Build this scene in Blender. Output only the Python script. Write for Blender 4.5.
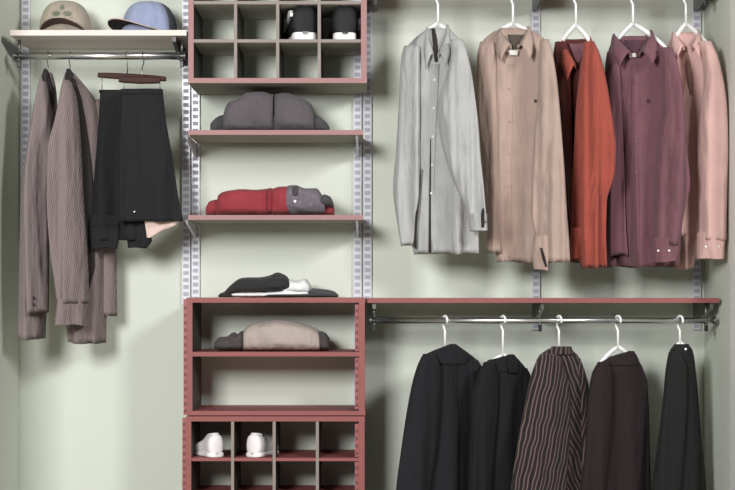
import bpy, bmesh, math, random
from mathutils import Vector, Matrix
random.seed(4)
PI = math.pi
scene = bpy.context.scene
for o in list(bpy.data.objects):
    bpy.data.objects.remove(o)
COL = scene.collection

# ------------------------------------------------------------------ camera
CAM_D, EYE_Z, FPX, VX, VY = 5.55, 1.14, 1582.0, 367.5, 295.0
cam = bpy.data.cameras.new('camera'); cam_o = bpy.data.objects.new('camera', cam); COL.objects.link(cam_o)
cam_o.location = (0, -CAM_D, EYE_Z); cam_o.rotation_euler = (PI / 2, 0, 0)
cam.sensor_width = 36; cam.lens = FPX * 36 / 735
cam.shift_y = (VY - 245) / 735
cam.clip_end = 60
scene.camera = cam_o

# ------------------------------------------------------------------ light
world = bpy.data.worlds.new('world'); scene.world = world; world.use_nodes = True
world.node_tree.nodes['Background'].inputs[0].default_value = (0.96, 1.0, 0.99, 1)
world.node_tree.nodes['Background'].inputs[1].default_value = 0.085


def area(name, loc, target, sx, sy, power, color):
    l = bpy.data.lights.new(name, 'AREA'); l.shape = 'RECTANGLE'; l.size = sx; l.size_y = sy
    l.energy = power; l.color = color
    o = bpy.data.objects.new(name, l); COL.objects.link(o); o.location = loc
    o.rotation_euler = (Vector(target) - Vector(loc)).to_track_quat('-Z', 'Y').to_euler()
    return o


area('softbox_key', (-1.6, -5.0, 2.35), (0.0, 0, 1.6), 1.1, 1.1, 207, (1.0, 1.0, 1.0))
area('softbox_fill', (2.65, -4.2, 3.15), (-0.2, 0, 1.2), 0.8, 0.8, 116, (1.0, 1.0, 1.0))

vs = scene.view_settings
vs.view_transform = 'Standard'; vs.look = 'None'; vs.gamma = 1; vs.exposure = 0.0
vs.use_curve_mapping = False


# ------------------------------------------------------------------ helpers
def W(px, py, Y):
    s = FPX / (Y + CAM_D)
    return Vector(((px - VX) / s, Y, EYE_Z - (py - VY) / s))


def XW(px, Y): return (px - VX) * (Y + CAM_D) / FPX
def ZW(py, Y): return EYE_Z - (py - VY) * (Y + CAM_D) / FPX


def lin(c):
    r = []
    for v in c:
        v /= 255.0
        r.append(v / 12.92 if v <= 0.04045 else ((v + 0.055) / 1.055) ** 2.4)
    return (r[0], r[1], r[2], 1)


MATS = {}


def mat(name, rgb, rough=0.6, metal=0.0, var=0.0, vscale=20, bump=0.0, bscale=200, sheen=0.0, coat=0.0, wrinkle=0.0):
    if name in MATS: return MATS[name]
    m = bpy.data.materials.new(name); m.use_nodes = True
    nt = m.node_tree; b = nt.nodes['Principled BSDF']
    b.inputs['Base Color'].default_value = lin(rgb)
    b.inputs['Roughness'].default_value = rough
    b.inputs['Metallic'].default_value = metal
    if sheen: b.inputs['Sheen Weight'].default_value = sheen
    if coat: b.inputs['Coat Weight'].default_value = coat; b.inputs['Coat Roughness'].default_value = 0.15
    tc = nt.nodes.new('ShaderNodeTexCoord')
    if var:
        n = nt.nodes.new('ShaderNodeTexNoise'); n.inputs['Scale'].default_value = vscale; n.inputs['Detail'].default_value = 5
        nt.links.new(tc.outputs['Object'], n.inputs['Vector'])
        r = nt.nodes.new('ShaderNodeValToRGB')
        c = lin(rgb)
        r.color_ramp.elements[0].position = 0.3; r.color_ramp.elements[1].position = 0.7
        r.color_ramp.elements[0].color = (c[0] * (1 - var), c[1] * (1 - var), c[2] * (1 - var), 1)
        r.color_ramp.elements[1].color = (min(1, c[0] * (1 + var)), min(1, c[1] * (1 + var)), min(1, c[2] * (1 + var)), 1)
        nt.links.new(n.outputs['Fac'], r.inputs['Fac']); nt.links.new(r.outputs['Color'], b.inputs['Base Color'])
    last = None
    if wrinkle:
        n = nt.nodes.new('ShaderNodeTexNoise'); n.inputs['Scale'].default_value = 9; n.inputs['Detail'].default_value = 2
        mp = nt.nodes.new('ShaderNodeMapping'); mp.inputs['Scale'].default_value = (2.2, 2.2, 0.7)
        nt.links.new(tc.outputs['Object'], mp.inputs['Vector']); nt.links.new(mp.outputs['Vector'], n.inputs['Vector'])
        bp = nt.nodes.new('ShaderNodeBump'); bp.inputs['Strength'].default_value = wrinkle; bp.inputs['Distance'].default_value = 0.03
        nt.links.new(n.outputs['Fac'], bp.inputs['Height']); last = bp
    if bump:
        n = nt.nodes.new('ShaderNodeTexNoise'); n.inputs['Scale'].default_value = bscale; n.inputs['Detail'].default_value = 3
        nt.links.new(tc.outputs['Object'], n.inputs['Vector'])
        bp = nt.nodes.new('ShaderNodeBump'); bp.inputs['Strength'].default_value = bump; bp.inputs['Distance'].default_value = 0.004
        nt.links.new(n.outputs['Fac'], bp.inputs['Height'])
        if last: nt.links.new(last.outputs['Normal'], bp.inputs['Normal'])
        last = bp
    if last: nt.links.new(last.outputs['Normal'], b.inputs['Normal'])
    MATS[name] = m
    return m


def cloth(name, rgb, **k):
    d = dict(rough=0.92, var=0.07, vscale=14, bump=0.25, bscale=260, sheen=0.08, wrinkle=0.6); d.update(k)
    return mat(name, rgb, **d)


def stripe_mat(name, cols, scale, dist, rot, dscale=2.0, detail=1.0):
    m = cloth(name, cols[0])
    nt = m.node_tree; b = nt.nodes['Principled BSDF']
    tc = [n for n in nt.nodes if n.type == 'TEX_COORD'][0]
    mp = nt.nodes.new('ShaderNodeMapping'); mp.inputs['Rotation'].default_value = (0, 0, rot)
    w = nt.nodes.new('ShaderNodeTexWave'); w.wave_type = 'BANDS'; w.bands_direction = 'X'
    w.inputs['Scale'].default_value = scale; w.inputs['Distortion'].default_value = dist
    w.inputs['Detail'].default_value = detail; w.inputs['Detail Scale'].default_value = dscale
    nt.links.new(tc.outputs['UV'], mp.inputs['Vector']); nt.links.new(mp.outputs['Vector'], w.inputs['Vector'])
    r = nt.nodes.new('ShaderNodeValToRGB'); r.color_ramp.elements.remove(r.color_ramp.elements[1])
    for i, (p, c) in enumerate(cols[1]):
        e = r.color_ramp.elements[0] if i == 0 else r.color_ramp.elements.new(p)
        e.position = p; e.color = lin(c)
    nt.links.new(w.outputs['Fac'], r.inputs['Fac']); nt.links.new(r.outputs['Color'], b.inputs['Base Color'])
    return m


def wloc(o):
    v = Vector((0, 0, 0))
    while o: v += o.location; o = o.parent
    return v


def tag(o, label, cat, group=None):
    o['label'] = label; o['category'] = cat
    if group: o['group'] = group
    return o


def thing(name, loc, label, cat, group=None):
    o = bpy.data.objects.new(name, None); COL.objects.link(o); o.location = loc
    o.empty_display_size = 0.05
    return tag(o, label, cat, group)


def obj(name, bm, mats, parent=None, smooth=False, kind=None):
    """link a bmesh (world coordinates) as ONE mesh object"""
    if not isinstance(mats, (list, tuple)): mats = [mats]
    bmesh.ops.recalc_face_normals(bm, faces=bm.faces)
    me = bpy.data.meshes.new(name)
    if parent is None:
        xs = [v.co.x for v in bm.verts]; ys = [v.co.y for v in bm.verts]; zs = [v.co.z for v in bm.verts]
        off = Vector(((min(xs) + max(xs)) / 2, (min(ys) + max(ys)) / 2, min(zs)))
    else:
        off = wloc(parent)
    bmesh.ops.translate(bm, verts=bm.verts, vec=-off)
    if smooth:
        for f in bm.faces: f.smooth = True
    bm.to_mesh(me); bm.free()
    for m in mats: me.materials.append(m)
    o = bpy.data.objects.new(name, me); COL.objects.link(o)
    if parent is None: o.location = off
    else: o.parent = parent
    if kind: o['kind'] = kind
    return o


def add_box(bm, x0, x1, y0, y1, z0, z1, bev=0.0, front=None):
    vs_ = [bm.verts.new((x, y, z)) for x in (x0, x1) for y in (y0, y1) for z in (z0, z1)]
    fs = [(0, 1, 3, 2), (4, 6, 7, 5), (0, 4, 5, 1), (2, 3, 7, 6), (0, 2, 6, 4), (1, 5, 7, 3)]
    faces = [bm.faces.new([vs_[i] for i in f]) for f in fs]
    if front is not None: faces[2].material_index = front
    if bev:
        es = list({e for f in faces for e in f.edges})
        bmesh.ops.bevel(bm, geom=es, offset=bev, segments=2, affect='EDGES', profile=0.5)


def box(name, x0, x1, y0, y1, z0, z1, m, parent=None, bev=0.0, front=None, kind=None):
    bm = bmesh.new(); add_box(bm, x0, x1, y0, y1, z0, z1, bev, front)
    return obj(name, bm, m, parent, kind=kind)


def add_tube(bm, pts, r, n=10, cap=True):
    pts = [Vector(p) for p in pts]
    rr = r if isinstance(r, (list, tuple)) else [r] * len(pts)
    t0 = (pts[1] - pts[0]).normalized()
    up = Vector((0, 0, 1)) if abs(t0.z) < 0.9 else Vector((0, 1, 0))
    a = t0.cross(up).normalized()
    rings = []
    for i, p in enumerate(pts):
        t = (pts[min(i + 1, len(pts) - 1)] - pts[max(i - 1, 0)]).normalized()
        a = (a - t * a.dot(t)).normalized(); b = t.cross(a)
        rings.append([bm.verts.new(p + (a * math.cos(k * 2 * PI / n) + b * math.sin(k * 2 * PI / n)) * rr[i]) for k in range(n)])
    for i in range(len(rings) - 1):
        for k in range(n):
            bm.faces.new((rings[i][k], rings[i][(k + 1) % n], rings[i + 1][(k + 1) % n], rings[i + 1][k]))
    if cap:
        bm.faces.new(rings[0]); bm.faces.new(rings[-1])


def tube(name, pts, r, m, parent=None, n=10):
    bm = bmesh.new(); add_tube(bm, pts, r, n)
    return obj(name, bm, m, parent, smooth=True)


def interp(rows, y):
    """smooth (monotone hermite) interpolation of rows [(y, a, b, ...)]"""
    if y <= rows[0][0]: return list(rows[0][1:])
    if y >= rows[-1][0]: return list(rows[-1][1:])
    i = 0
    while rows[i + 1][0] < y: i += 1
    y0, y1 = rows[i][0], rows[i + 1][0]; h = y1 - y0; t = (y - y0) / h
    out = []
    for k in range(1, len(rows[0])):
        p0, p1 = rows[i][k], rows[i + 1][k]; d = (p1 - p0) / h

        def sl(j):
            if j <= 0 or j >= len(rows) - 1:
                return (rows[min(j + 1, len(rows) - 1)][k] - rows[max(j - 1, 0)][k]) / (rows[min(j + 1, len(rows) - 1)][0] - rows[max(j - 1, 0)][0])
            a = (rows[j][k] - rows[j - 1][k]) / (rows[j][0] - rows[j - 1][0]); b = (rows[j + 1][k] - rows[j][k]) / (rows[j + 1][0] - rows[j][0])
            return 0 if a * b <= 0 else 2 * a * b / (a + b)
        m0, m1 = sl(i), sl(i + 1)
        out.append((2 * t ** 3 - 3 * t * t + 1) * p0 + (t ** 3 - 2 * t * t + t) * h * m0 + (-2 * t ** 3 + 3 * t * t) * p1 + (t ** 3 - t * t) * h * m1)
    return out


class Cloth:
    """a hanging tube of cloth: rows (py, left, right[, thickness factor]); the tube hangs in a plane turned by slope"""

    def __init__(s, rows, Yc, slope, pxc, T, fold=0.008, lam=0.055, seed=0, vtop=0.15, e=0.75, hem=0.8):
        s.rows = [tuple(r) + (1.0,) * (4 - len(r)) for r in rows]
        s.Yc, s.slope, s.pxc, s.T, s.fold, s.vtop, s.e, s.hem = Yc, slope, pxc, T, fold, vtop, e, hem
        rnd = random.Random(seed)
        s.w = [(lam * rnd.uniform(0.8, 1.2) * f, rnd.uniform(0, 6.28), rnd.uniform(-2.6, 2.6), a) for f, a in ((2.6, 0.75), (1.45, 0.5), (0.8, 0.22))]
        s.y0, s.y1 = s.rows[0][0], s.rows[-1][0]

    def plane(s, px): return s.Yc + s.slope * (px - s.pxc) / 300.0

    def F(s, x, v, back=0.0):
        return sum(a * math.sin(2 * PI * x / l + p + d * v + back) for l, p, d, a in s.w)

    def off(s, px, py, sgn=1):
        """distance in front of the plane at this place"""
        l, r, t = interp(s.rows, py); c = max(-1, min(1, (px - (l + r) / 2) / max(0.5, (r - l) / 2)))
        sn = max(0.0, 1 - abs(c) ** (2 / s.e)) ** (s.e / 2)
        v = (py - s.y0) / (s.y1 - s.y0)
        am = 2.3 * s.fold * (s.vtop + (1 - s.vtop) * min(1, v * 1.3))
        return sn * (s.T * t + am * s.F((px - VX) / 300, v, 0 if sgn > 0 else 2.0))

    def front(s, px, py): return s.plane(px) - s.off(px, py)

    def build(s, name, m, parent, nu=56, nv=44):
        bm = bmesh.new(); uv = bm.loops.layers.uv.new('UVMap')
        rings = []; info = {}
        for j in range(nv + 1):
            v = j / nv; py = s.y0 + (s.y1 - s.y0) * v
            l, r, t = interp(s.rows, py)
            ring = []
            for k in range(nu):
                th = 2 * PI * k / nu
                c = math.copysign(abs(math.cos(th)) ** s.e, math.cos(th))
                px = (l + r) / 2 + (r - l) / 2 * c
                sg = 1 if math.sin(th) >= 0 else -1
                o = s.off(px, py, sg)
                yp = s.plane(px)
                pyy = py + (s.hem * s.F((px - VX) / 300, 1) * v ** 6 if s.hem else 0)
                p = W(px, pyy, yp)
                vt = bm.verts.new((p.x, yp - sg * o, p.z)); ring.append(vt); info[vt] = (p.x * math.hypot(1, s.slope) + (0 if sg > 0 else 0.5), p.z)
            rings.append(ring)
        # turned-in hem
        for up, sc in ((1.0, 0.9), (10.0, 0.8)):
            ring = []
            last = rings[nv]
            cx = sum((q.co for q in last), Vector()) / nu
            for q in last:
                d = q.co - cx
                vt = bm.verts.new((cx.x + d.x * (0.5 + sc / 2), cx.y + d.y * sc, q.co.z + up / 300)); ring.append(vt); info[vt] = info[q]
            rings.append(ring)
        for a, b in zip(rings[:-1], rings[1:]):
            for k in range(nu):
                f = bm.faces.new((a[k], a[(k + 1) % nu], b[(k + 1) % nu], b[k]))
        bm.faces.new(rings[0]); bm.faces.new(rings[-1])
        for f in bm.faces:
            for lp in f.loops: lp[uv].uv = info[lp.vert]
        return obj(name, bm, m, parent, smooth=True)

    def patch(s, name, rows, m, parent, lift=0.004, thick=0.004, nu=8, nv=10, tilt=0.0):
        """a flap lying on this cloth, with its own thickness"""
        bm = bmesh.new(); uv = bm.loops.layers.uv.new('UVMap')
        F = []; B = []; info = {}
        for j in range(nv + 1):
            v = j / nv; py = rows[0][0] + (rows[-1][0] - rows[0][0]) * v
            l, r = interp(rows, py)[:2]
            fr = []; br = []
            for k in range(nu + 1):
                u = k / nu; px = l + (r - l) * u
                y = s.front(px, py) - lift - tilt * math.sin(PI * min(1, v))
                p = W(px, py, s.plane(px))
                eg = 0.6 * thick if (k in (0, nu) or j in (0, nv)) else 0
                a = bm.verts.new((p.x, y - thick + eg, p.z)); b = bm.verts.new((p.x, y + 0.004, p.z))
                fr.append(a); br.append(b); info[a] = info[b] = (p.x * math.hypot(1, s.slope), p.z)
            F.append(fr); B.append(br)
        for j in range(nv):
            for k in range(nu):
                bm.faces.new((F[j][k], F[j][k + 1], F[j + 1][k + 1], F[j + 1][k]))
                bm.faces.new((B[j][k], B[j + 1][k], B[j + 1][k + 1], B[j][k + 1]))
        for j in range(nv):
            bm.faces.new((F[j][0], F[j + 1][0], B[j + 1][0], B[j][0])); bm.faces.new((F[j][nu], B[j][nu], B[j + 1][nu], F[j + 1][nu]))
        for k in range(nu):
            bm.faces.new((F[0][k], B[0][k], B[0][k + 1], F[0][k + 1])); bm.faces.new((F[nv][k], F[nv][k + 1], B[nv][k + 1], B[nv][k]))
        for f in bm.faces:
            for lp in f.loops: lp[uv].uv = info[lp.vert]
        return obj(name, bm, m, parent, smooth=True)

    def button(s, px, py, m, parent, r=0.005, lift=0.006):
        y = s.front(px, py) - lift; p = W(px, py, s.plane(px))
        bm = bmesh.new(); add_tube(bm, [(p.x, y + 0.003, p.z), (p.x, y, p.z)], r, 10)
        return obj('button', bm, m, parent)


def collar_ring(name, px, py, hw, h, Yc, depth, m, parent, slope=0.0, tall=0.0):
    """collar stand: a standing band round the neck, open at the top"""
    bm = bmesh.new(); n = 28; c = W(px, py + 5, Yc); s = 300.0
    R = []
    for (k, z, sc) in ((0, -h / s, 1.12), (0, 0, 1.0), (0, 0.002, 0.96), (0, -h / s, 0.98)):
        ring = []
        for i in range(n):
            t = 2 * PI * i / n
            x = hw / s * sc * math.cos(t)
            bk = 0.5 + 0.5 * math.sin(t)
            zz = z + (tall * bk * 6 / s if z >= 0 else 0)
            ring.append(bm.verts.new((c.x + x, Yc + slope * x + depth * sc * math.sin(t), c.z + zz)))
        R.append(ring)
    for a, b in zip(R[:-1], R[1:]):
        for i in range(n): bm.faces.new((a[i], a[(i + 1) % n], b[(i + 1) % n], b[i]))
    return obj(name, bm, m, parent, smooth=True)


def collar3d(px, py_back, py_side, py_front, hw, depth, fall_b, fall_f, Yc, slope, m, parent, spread=1.5, vx=0.0):
    """folded shirt collar: inner stand, fold line round the neck, outer leaf falling to two points in front"""
    bm = bmesh.new(); s = 300.0; c = W(px, 0, Yc); n = 44; rows = []
    amax = math.radians(168)
    for i in range(n + 1):
        a = -1 + 2 * i / n; f = abs(a); al = a * amax; sg = 1 if a >= 0 else -1
        x = hw / s * math.sin(al) * (1.0 if f < .55 else 1.0) + vx / s * f ** 3
        y = depth * math.cos(al)
        if f < .5: pf = py_back + (py_side - py_back) * (0.5 - 0.5 * math.cos(PI * f / .5))
        else: pf = py_side + (py_front - py_side) * ((f - .5) / .5) ** 1.25
        fall = fall_b + (fall_f - fall_b) * f ** 2
        fr = max(0, (f - .55) / .45)
        xo = x + sg * hw / s * (spread - 1) * (0.55 + 0.45 * fr) + (sg * hw * .30 / s * fr)
        yo = y * 1.12 - 0.014 * fr - (0 if y < 0 else -0.006)
        col = []
        for (xx, yy, pp) in ((x * .93, y * .93, pf + 11 * (1 - fr * .6)), (x * .97, y * .96, pf + 3), (x, y, pf), (x + (xo - x) * .35, y + (yo - y) * .5, pf + fall * .12), (x + (xo - x) * .75, y + (yo - y) * .85, pf + fall * .55), (xo, yo, pf + fall)):
            col.append(bm.verts.new((c.x + xx, Yc + slope * xx + yy, ZW(pp, Yc))))
        rows.append(col)
    for A, B in zip(rows[:-1], rows[1:]):
        for k in range(5): bm.faces.new((A[k], A[k + 1], B[k + 1], B[k]))
    o = obj('collar', bm, m, parent, smooth=True)
    md = o.modifiers.new('thickness', 'SOLIDIFY'); md.thickness = 0.0026; md.offset = 0
    return o


# ------------------------------------------------------------------ materials
M_wall = mat('sage_paint', (213, 218, 206), 0.85, var=0.012, vscale=3, bump=0.08, bscale=120)
M_floor = mat('floor_carpet', (176, 168, 152), 0.95, var=0.1, vscale=60, bump=0.5, bscale=300)
M_ceil = mat('ceiling_paint', (236, 236, 230), 0.9, var=0.01)
M_trim = mat('white_trim', (238, 238, 234), 0.45, var=0.01)


def wood(name, rgb, rough=0.35, coat=0.2):
    m = mat(name, rgb, rough, var=0.06, vscale=8, coat=coat)
    nt = m.node_tree
    n = [q for q in nt.nodes if q.type == 'TEX_NOISE'][0]
    tc = [q for q in nt.nodes if q.type == 'TEX_COORD'][0]
    mp = nt.nodes.new('ShaderNodeMapping'); mp.inputs['Scale'].default_value = (0.6, 8, 8)
    nt.links.new(tc.outputs['Object'], mp.inputs['Vector']); nt.links.new(mp.outputs['Vector'], n.inputs['Vector'])
    return m


M_rose = wood('rose_laminate', (146, 82, 79), 0.6, 0.0)
M_rose_lit = wood('rose_laminate_lit', (160, 119, 117), 0.6, 0.0)  # lighter rose copy: stronger light on the upper boards put into the colour
M_blush = wood('blush_laminate', (222, 208, 200), 0.5, 0.0)
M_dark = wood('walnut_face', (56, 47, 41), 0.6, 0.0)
M_taupe = wood('taupe_edge', (142, 131, 124), 0.6, 0.0)
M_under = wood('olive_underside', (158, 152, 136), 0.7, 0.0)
M_pale = wood('lightened_board', (206, 203, 192), 0.7, 0.0)  # cubby shelves coloured paler to lift their shaded undersides
M_steel = mat('white_steel', (216, 216, 222), 0.35, 0.0, coat=0.3)
M_slot = mat('slot_shadow', (172, 172, 184), 0.6)
M_rstrip = mat('rose_metal', (156, 90, 88), 0.5)
M_rslot = mat('rose_slot', (110, 62, 60), 0.6)
M_chrome = mat('chrome', (222, 222, 222), 0.27, 1.0)
M_bracket = mat('grey_bracket', (120, 120, 116), 0.35, 0.8)
M_black_plastic = mat('black_plastic', (30, 30, 30), 0.4)
M_wplast = mat('white_plastic', (244, 244, 242), 0.3, coat=0.2)
M_wire = mat('hanger_wire', (150, 150, 145), 0.3, 0.9)
M_rwood = wood('mahogany', (54, 18, 13), 0.7, 0.0)

M_grey = cloth('grey_cotton', (176, 176, 174))
M_beige = cloth('beige_cotton', (176, 153, 141))
M_rust = cloth('rust_cotton', (158, 74, 60))
M_rustd = cloth('rust_cotton_shaded', (84, 32, 27))  # darkened rust cotton: shade painted onto the body and rear sleeve
M_plum = cloth('plum_cotton', (118, 79, 88))
M_pink = cloth('pink_cotton', (214, 176, 168))
M_navy = cloth('navy_wool', (22, 21, 26), sheen=0.02)
M_black = cloth('black_wool', (15, 15, 16), sheen=0.02)
M_black2 = cloth('black_knit', (21, 21, 21), sheen=0.02)
M_maroon = cloth('maroon_wool', (36, 22, 25), sheen=0.02)
M_trou = cloth('black_twill', (23, 24, 26), sheen=0.02)
M_lining = cloth('pale_pink_lining', (222, 196, 186))
M_neck_b = cloth('beige_inside', (84, 74, 68))  # darkened beige, paints shade inside the neck; also colours the chest mark
M_neck_p = cloth('plum_inside', (86, 54, 66))  # darker plum painting the shaded inner collar, and the chest mark
M_neck_k = cloth('pink_inside', (150, 116, 106))  # deepened pink standing for shade in the neck
M_darkin = cloth('dark_lining_and_shade', (44, 38, 38), sheen=0.0)  # real coat lining and trim; also paints shade in shirt openings
M_label = cloth('woven_label', (238, 234, 226))
M_coat = stripe_mat('pinstripe_mauve', ((150, 134, 135), [(0.0, (120, 107, 106)), (0.45, (131, 118, 117)), (1.0, (135, 122, 121))]), 60, 0.0, 0.0)
M_coat2 = stripe_mat('ribbed_mauve', ((150, 134, 132), [(0.0, (110, 96, 95)), (0.4, (127, 113, 112)), (1.0, (140, 126, 124))]), 44, 1.2, 0.18)
M_zig = stripe_mat('striped_knit', ((90, 70, 70), [(0.0, (26, 20, 22)), (0.34, (48, 35, 36)), (0.50, (128, 108, 104)), (0.72, (96, 74, 72)), (0.86, (52, 38, 38)), (1.0, (34, 26, 27))]), 10.5, 2.4, 0.24, 1.1, 1.0)
M_zig2 = stripe_mat('striped_knit_diagonal', ((90, 70, 70), [(0.0, (26, 20, 22)), (0.34, (48, 35, 36)), (0.50, (128, 108, 104)), (0.72, (96, 74, 72)), (0.86, (52, 38, 38)), (1.0, (34, 26, 27))]), 10.0, 2.6, -0.45, 1.1, 1.0)

# ------------------------------------------------------------------ room
XL, XR = XW(20, 0), XW(704, 0)
CE = 2.62


def struct(name, *a, **k):
    o = box(name, *a, **k); o['kind'] = 'structure'; return o


struct('wall_back', XL - 0.1, XR + 0.1, 0, 0.1, 0, CE, M_wall)
struct('wall_left', XL - 0.1, XL, -0.75, 0, 0, CE, M_wall)
struct('wall_right', XR, XR + 0.1, -0.41, 0, 0, CE, M_wall)
struct('trim_1', XR - 0.004, XR + 0.14, -0.53, -0.41, 0, CE, M_trim, bev=0.004)
struct('floor', XL - 0.8, XR + 0.8, -4.5, 0.1, -0.05, 0, M_floor)
struct('ceiling', XL - 0.1, XR + 0.14, -0.75, 0.1, CE, CE + 0.05, M_ceil)


# ------------------------------------------------------------------ wall standards
def standard(pxc, ztop, zbot, label, w=0.030, ms=(None, None), group=None):
    x = XW(pxc, 0)
    t = thing('slotted_wall_track', (x, -0.004, zbot), label, 'shelf track', group)
    box('rail', x - w / 2, x + w / 2, -0.014, -0.0005, zbot, ztop, ms[0] or M_steel, t, bev=0.002)
    bm = bmesh.new(); z = zbot + 0.014
    while z < ztop - 0.014:
        add_box(bm, x - w * 0.32, x + w * 0.32, -0.0148, -0.0136, z - 0.0068, z + 0.0068)
        z += 0.0245
    obj('slots', bm, ms[1] or M_slot, t, kind='stuff')
    return t


ZT = 2.5
standard(26.5, ZT, ZW(245, 0), 'white slotted wall track in the corner behind the mauve coats')
standard(186.5, ZT, ZW(305, 0), 'white slotted wall track outside the shelf tower next to the black trousers')
standard(196.0, ZT, 0.06, 'white slotted wall track just inside the shelf tower on the side of the trousers')
standard(357.5, ZT, 0.06, 'white slotted wall track just inside the shelf tower on the side of the grey shirt')
standard(367.5, ZT, ZW(302, 0), 'white slotted wall track between the shelf tower and the grey shirt')
standard(535.5, ZT, ZW(330, 0), 'white slotted wall track between the beige and the rust shirts')
standard(696.0, ZT, ZW(330, 0), 'white slotted wall track near the corner behind the pink shirt')

# ------------------------------------------------------------------ tower
FY = -0.300           # front of the shelves
PB = -0.016           # back of panels (clear of the tracks)
fz = lambda py: ZW(py, FY)
fx = lambda px: XW(px, FY)


def panel(name, l, r, t, b, m, parent, front=None, y0=FY, y1=PB, bev=0.0):
    return box(name, fx(l), fx(r), y0, y1, fz(b), fz(t), m, parent, front=front, bev=bev)


# upper cubby unit
U = thing('shoe_cubby_unit', (fx(278), -0.15, fz(84)), 'rose shoe cubby unit holding the black shoes', 'shoe cubby')
ed = [M_dark, M_rose_lit]
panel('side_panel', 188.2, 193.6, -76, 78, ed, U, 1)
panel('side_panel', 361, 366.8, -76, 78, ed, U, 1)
panel('bottom_panel', 188, 367, 78, 83, [M_under, M_rose_lit], U, 1, bev=0.0)
panel('top_panel', 188, 367, -82, -76, [M_under, M_rose_lit], U, 1)
cx = [193.6, 233.9, 237.1, 276, 279.2, 317.6, 320.8, 361]
for i in range(3): panel('divider', cx[2 * i + 1], cx[2 * i + 2], -76, 78, [M_dark, M_taupe], U, 1, y0=FY + 0.002)
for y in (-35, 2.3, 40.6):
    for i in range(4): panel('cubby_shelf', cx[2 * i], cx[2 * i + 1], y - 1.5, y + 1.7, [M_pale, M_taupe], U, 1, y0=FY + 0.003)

# loose shelves
for (yt, yb, lab) in ((130, 134.8, 'rose shelf under the folded dark grey sweater'), (215, 219.8, 'rose shelf under the folded red sweater')):
    S = thing('tower_shelf', (fx(276), -0.15, fz(yb)), lab, 'shelf')
    panel('board', 188, 363, yt, yb, [M_under, M_rose_lit], S, 1)
    for px in (196, 357.5):
        bm = bmesh.new(); x = XW(px, 0)
        z1 = fz(yb); w = 0.004
        a = [bm.verts.new((x - w, y, z)) for (y, z) in ((-0.29, z1), (-0.014, z1), (-0.014, z1 - 0.05), (-0.27, z1 - 0.012))]
        b = [bm.verts.new((x + w, v.co.y, v.co.z)) for v in a]
        bm.faces.new(a); bm.faces.new(b)
        for i in range(4): bm.faces.new((a[i], a[(i + 1) % 4], b[(i + 1) % 4], b[i]))
        obj('bracket', bm, M_steel, S)

# lower open unit
L = thing('open_shelf_unit', (fx(276), -0.15, fz(415.6)), 'rose open shelf unit holding the rolled beige sweater', 'shelf unit')
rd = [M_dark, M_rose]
panel('side_panel', 187.2, 192.4, 302.6, 411, rd, L, 1)
panel('side_panel', 358.8, 364.8, 302.6, 411, rd, L, 1)
panel('top_panel', 186.6, 365.4, 297.6, 302.6, [M_rose, M_rose], L, 1)
panel('shelf_board', 192.4, 358.8, 352, 356.4, [M_rose, M_rose], L, 1)
panel('bottom_panel', 186.6, 365.4, 411, 415.4, [M_rose, M_rose], L, 1)
# lower cubby unit
K = thing('shoe_cubby_unit', (fx(276), -0.15, 0.05), 'rose shoe cubby unit holding the white sneakers', 'shoe cubby')
zb = 0.05; ybm = VY - (zb - EYE_Z) * 301.333
panel('side_panel', 186, 191.2, 421.4, ybm, rd, K, 1)
panel('side_panel', 358.6, 364.6, 421.4, ybm, rd, K, 1)
panel('top_panel', 186, 364.8, 416.4, 421.4, [M_rose, M_rose], K, 1)
kx = [191.2, 231, 234, 272.6, 275.6, 315.8, 318.8, 358.6]
for i in range(3): panel('divider', kx[2 * i + 1], kx[2 * i + 2], 421.4, ybm, [M_dark, M_taupe], K, 1, y0=FY + 0.002)
for y in (459.6, 497, 534, 571, 608):
    for i in range(4): panel('cubby_shelf', kx[2 * i], kx[2 * i + 1], y - 1.6, y + 1.6, [M_rose, M_rose], K, 1, y0=FY + 0.003)


# drilled rose edge strips of the two lower units
def strip(pxc, y0, y1, parent, yy=FY):
    s_ = 301.333; x = fx(pxc); w = 0.0062
    o = box('drilled_strip', x - w, x + w, yy - 0.001 if yy > FY else FY + 0.004, (FY + 0.02), fz(y1), fz(y0), M_rstrip, parent)
    bm = bmesh.new(); z = fz(y1) + 0.012
    while z < fz(y0) - 0.008:
        add_box(bm, x - 0.0042, x + 0.0042, o.data.vertices[0].co.y + wloc(parent).y - 0.0006, FY + 0.01, z - 0.0055, z + 0.0055); z += 0.0245
    obj('slots', bm, M_rslot, o, kind='stuff')


strip(185.2, 299, 415, L); strip(184, 418, 620, K)
strip(356.8, 304.5, 351, L); strip(356.8, 358, 409, L); strip(356.8, 424, 457, K); strip(356.8, 462, 494, K)


# ------------------------------------------------------------------ shelves with rods
def arm_bracket(x, z, parent, m=M_bracket, depth=0.285, h=0.06):
    bm = bmesh.new(); w = 0.006
    a = [bm.verts.new((x - w, y, zz)) for (y, zz) in ((-depth, z), (-0.015, z), (-0.015, z - h), (-depth * 0.6, z - h * 0.75), (-depth, z - h * 0.3))]
    b = [bm.verts.new((x + w, v.co.y, v.co.z)) for v in a]
    bm.faces.new(a); bm.faces.new(b); n = len(a)
    for i in range(n): bm.faces.new((a[i], a[(i + 1) % n], b[(i + 1) % n], b[i]))
    return obj('bracket', bm, m, parent)


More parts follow.
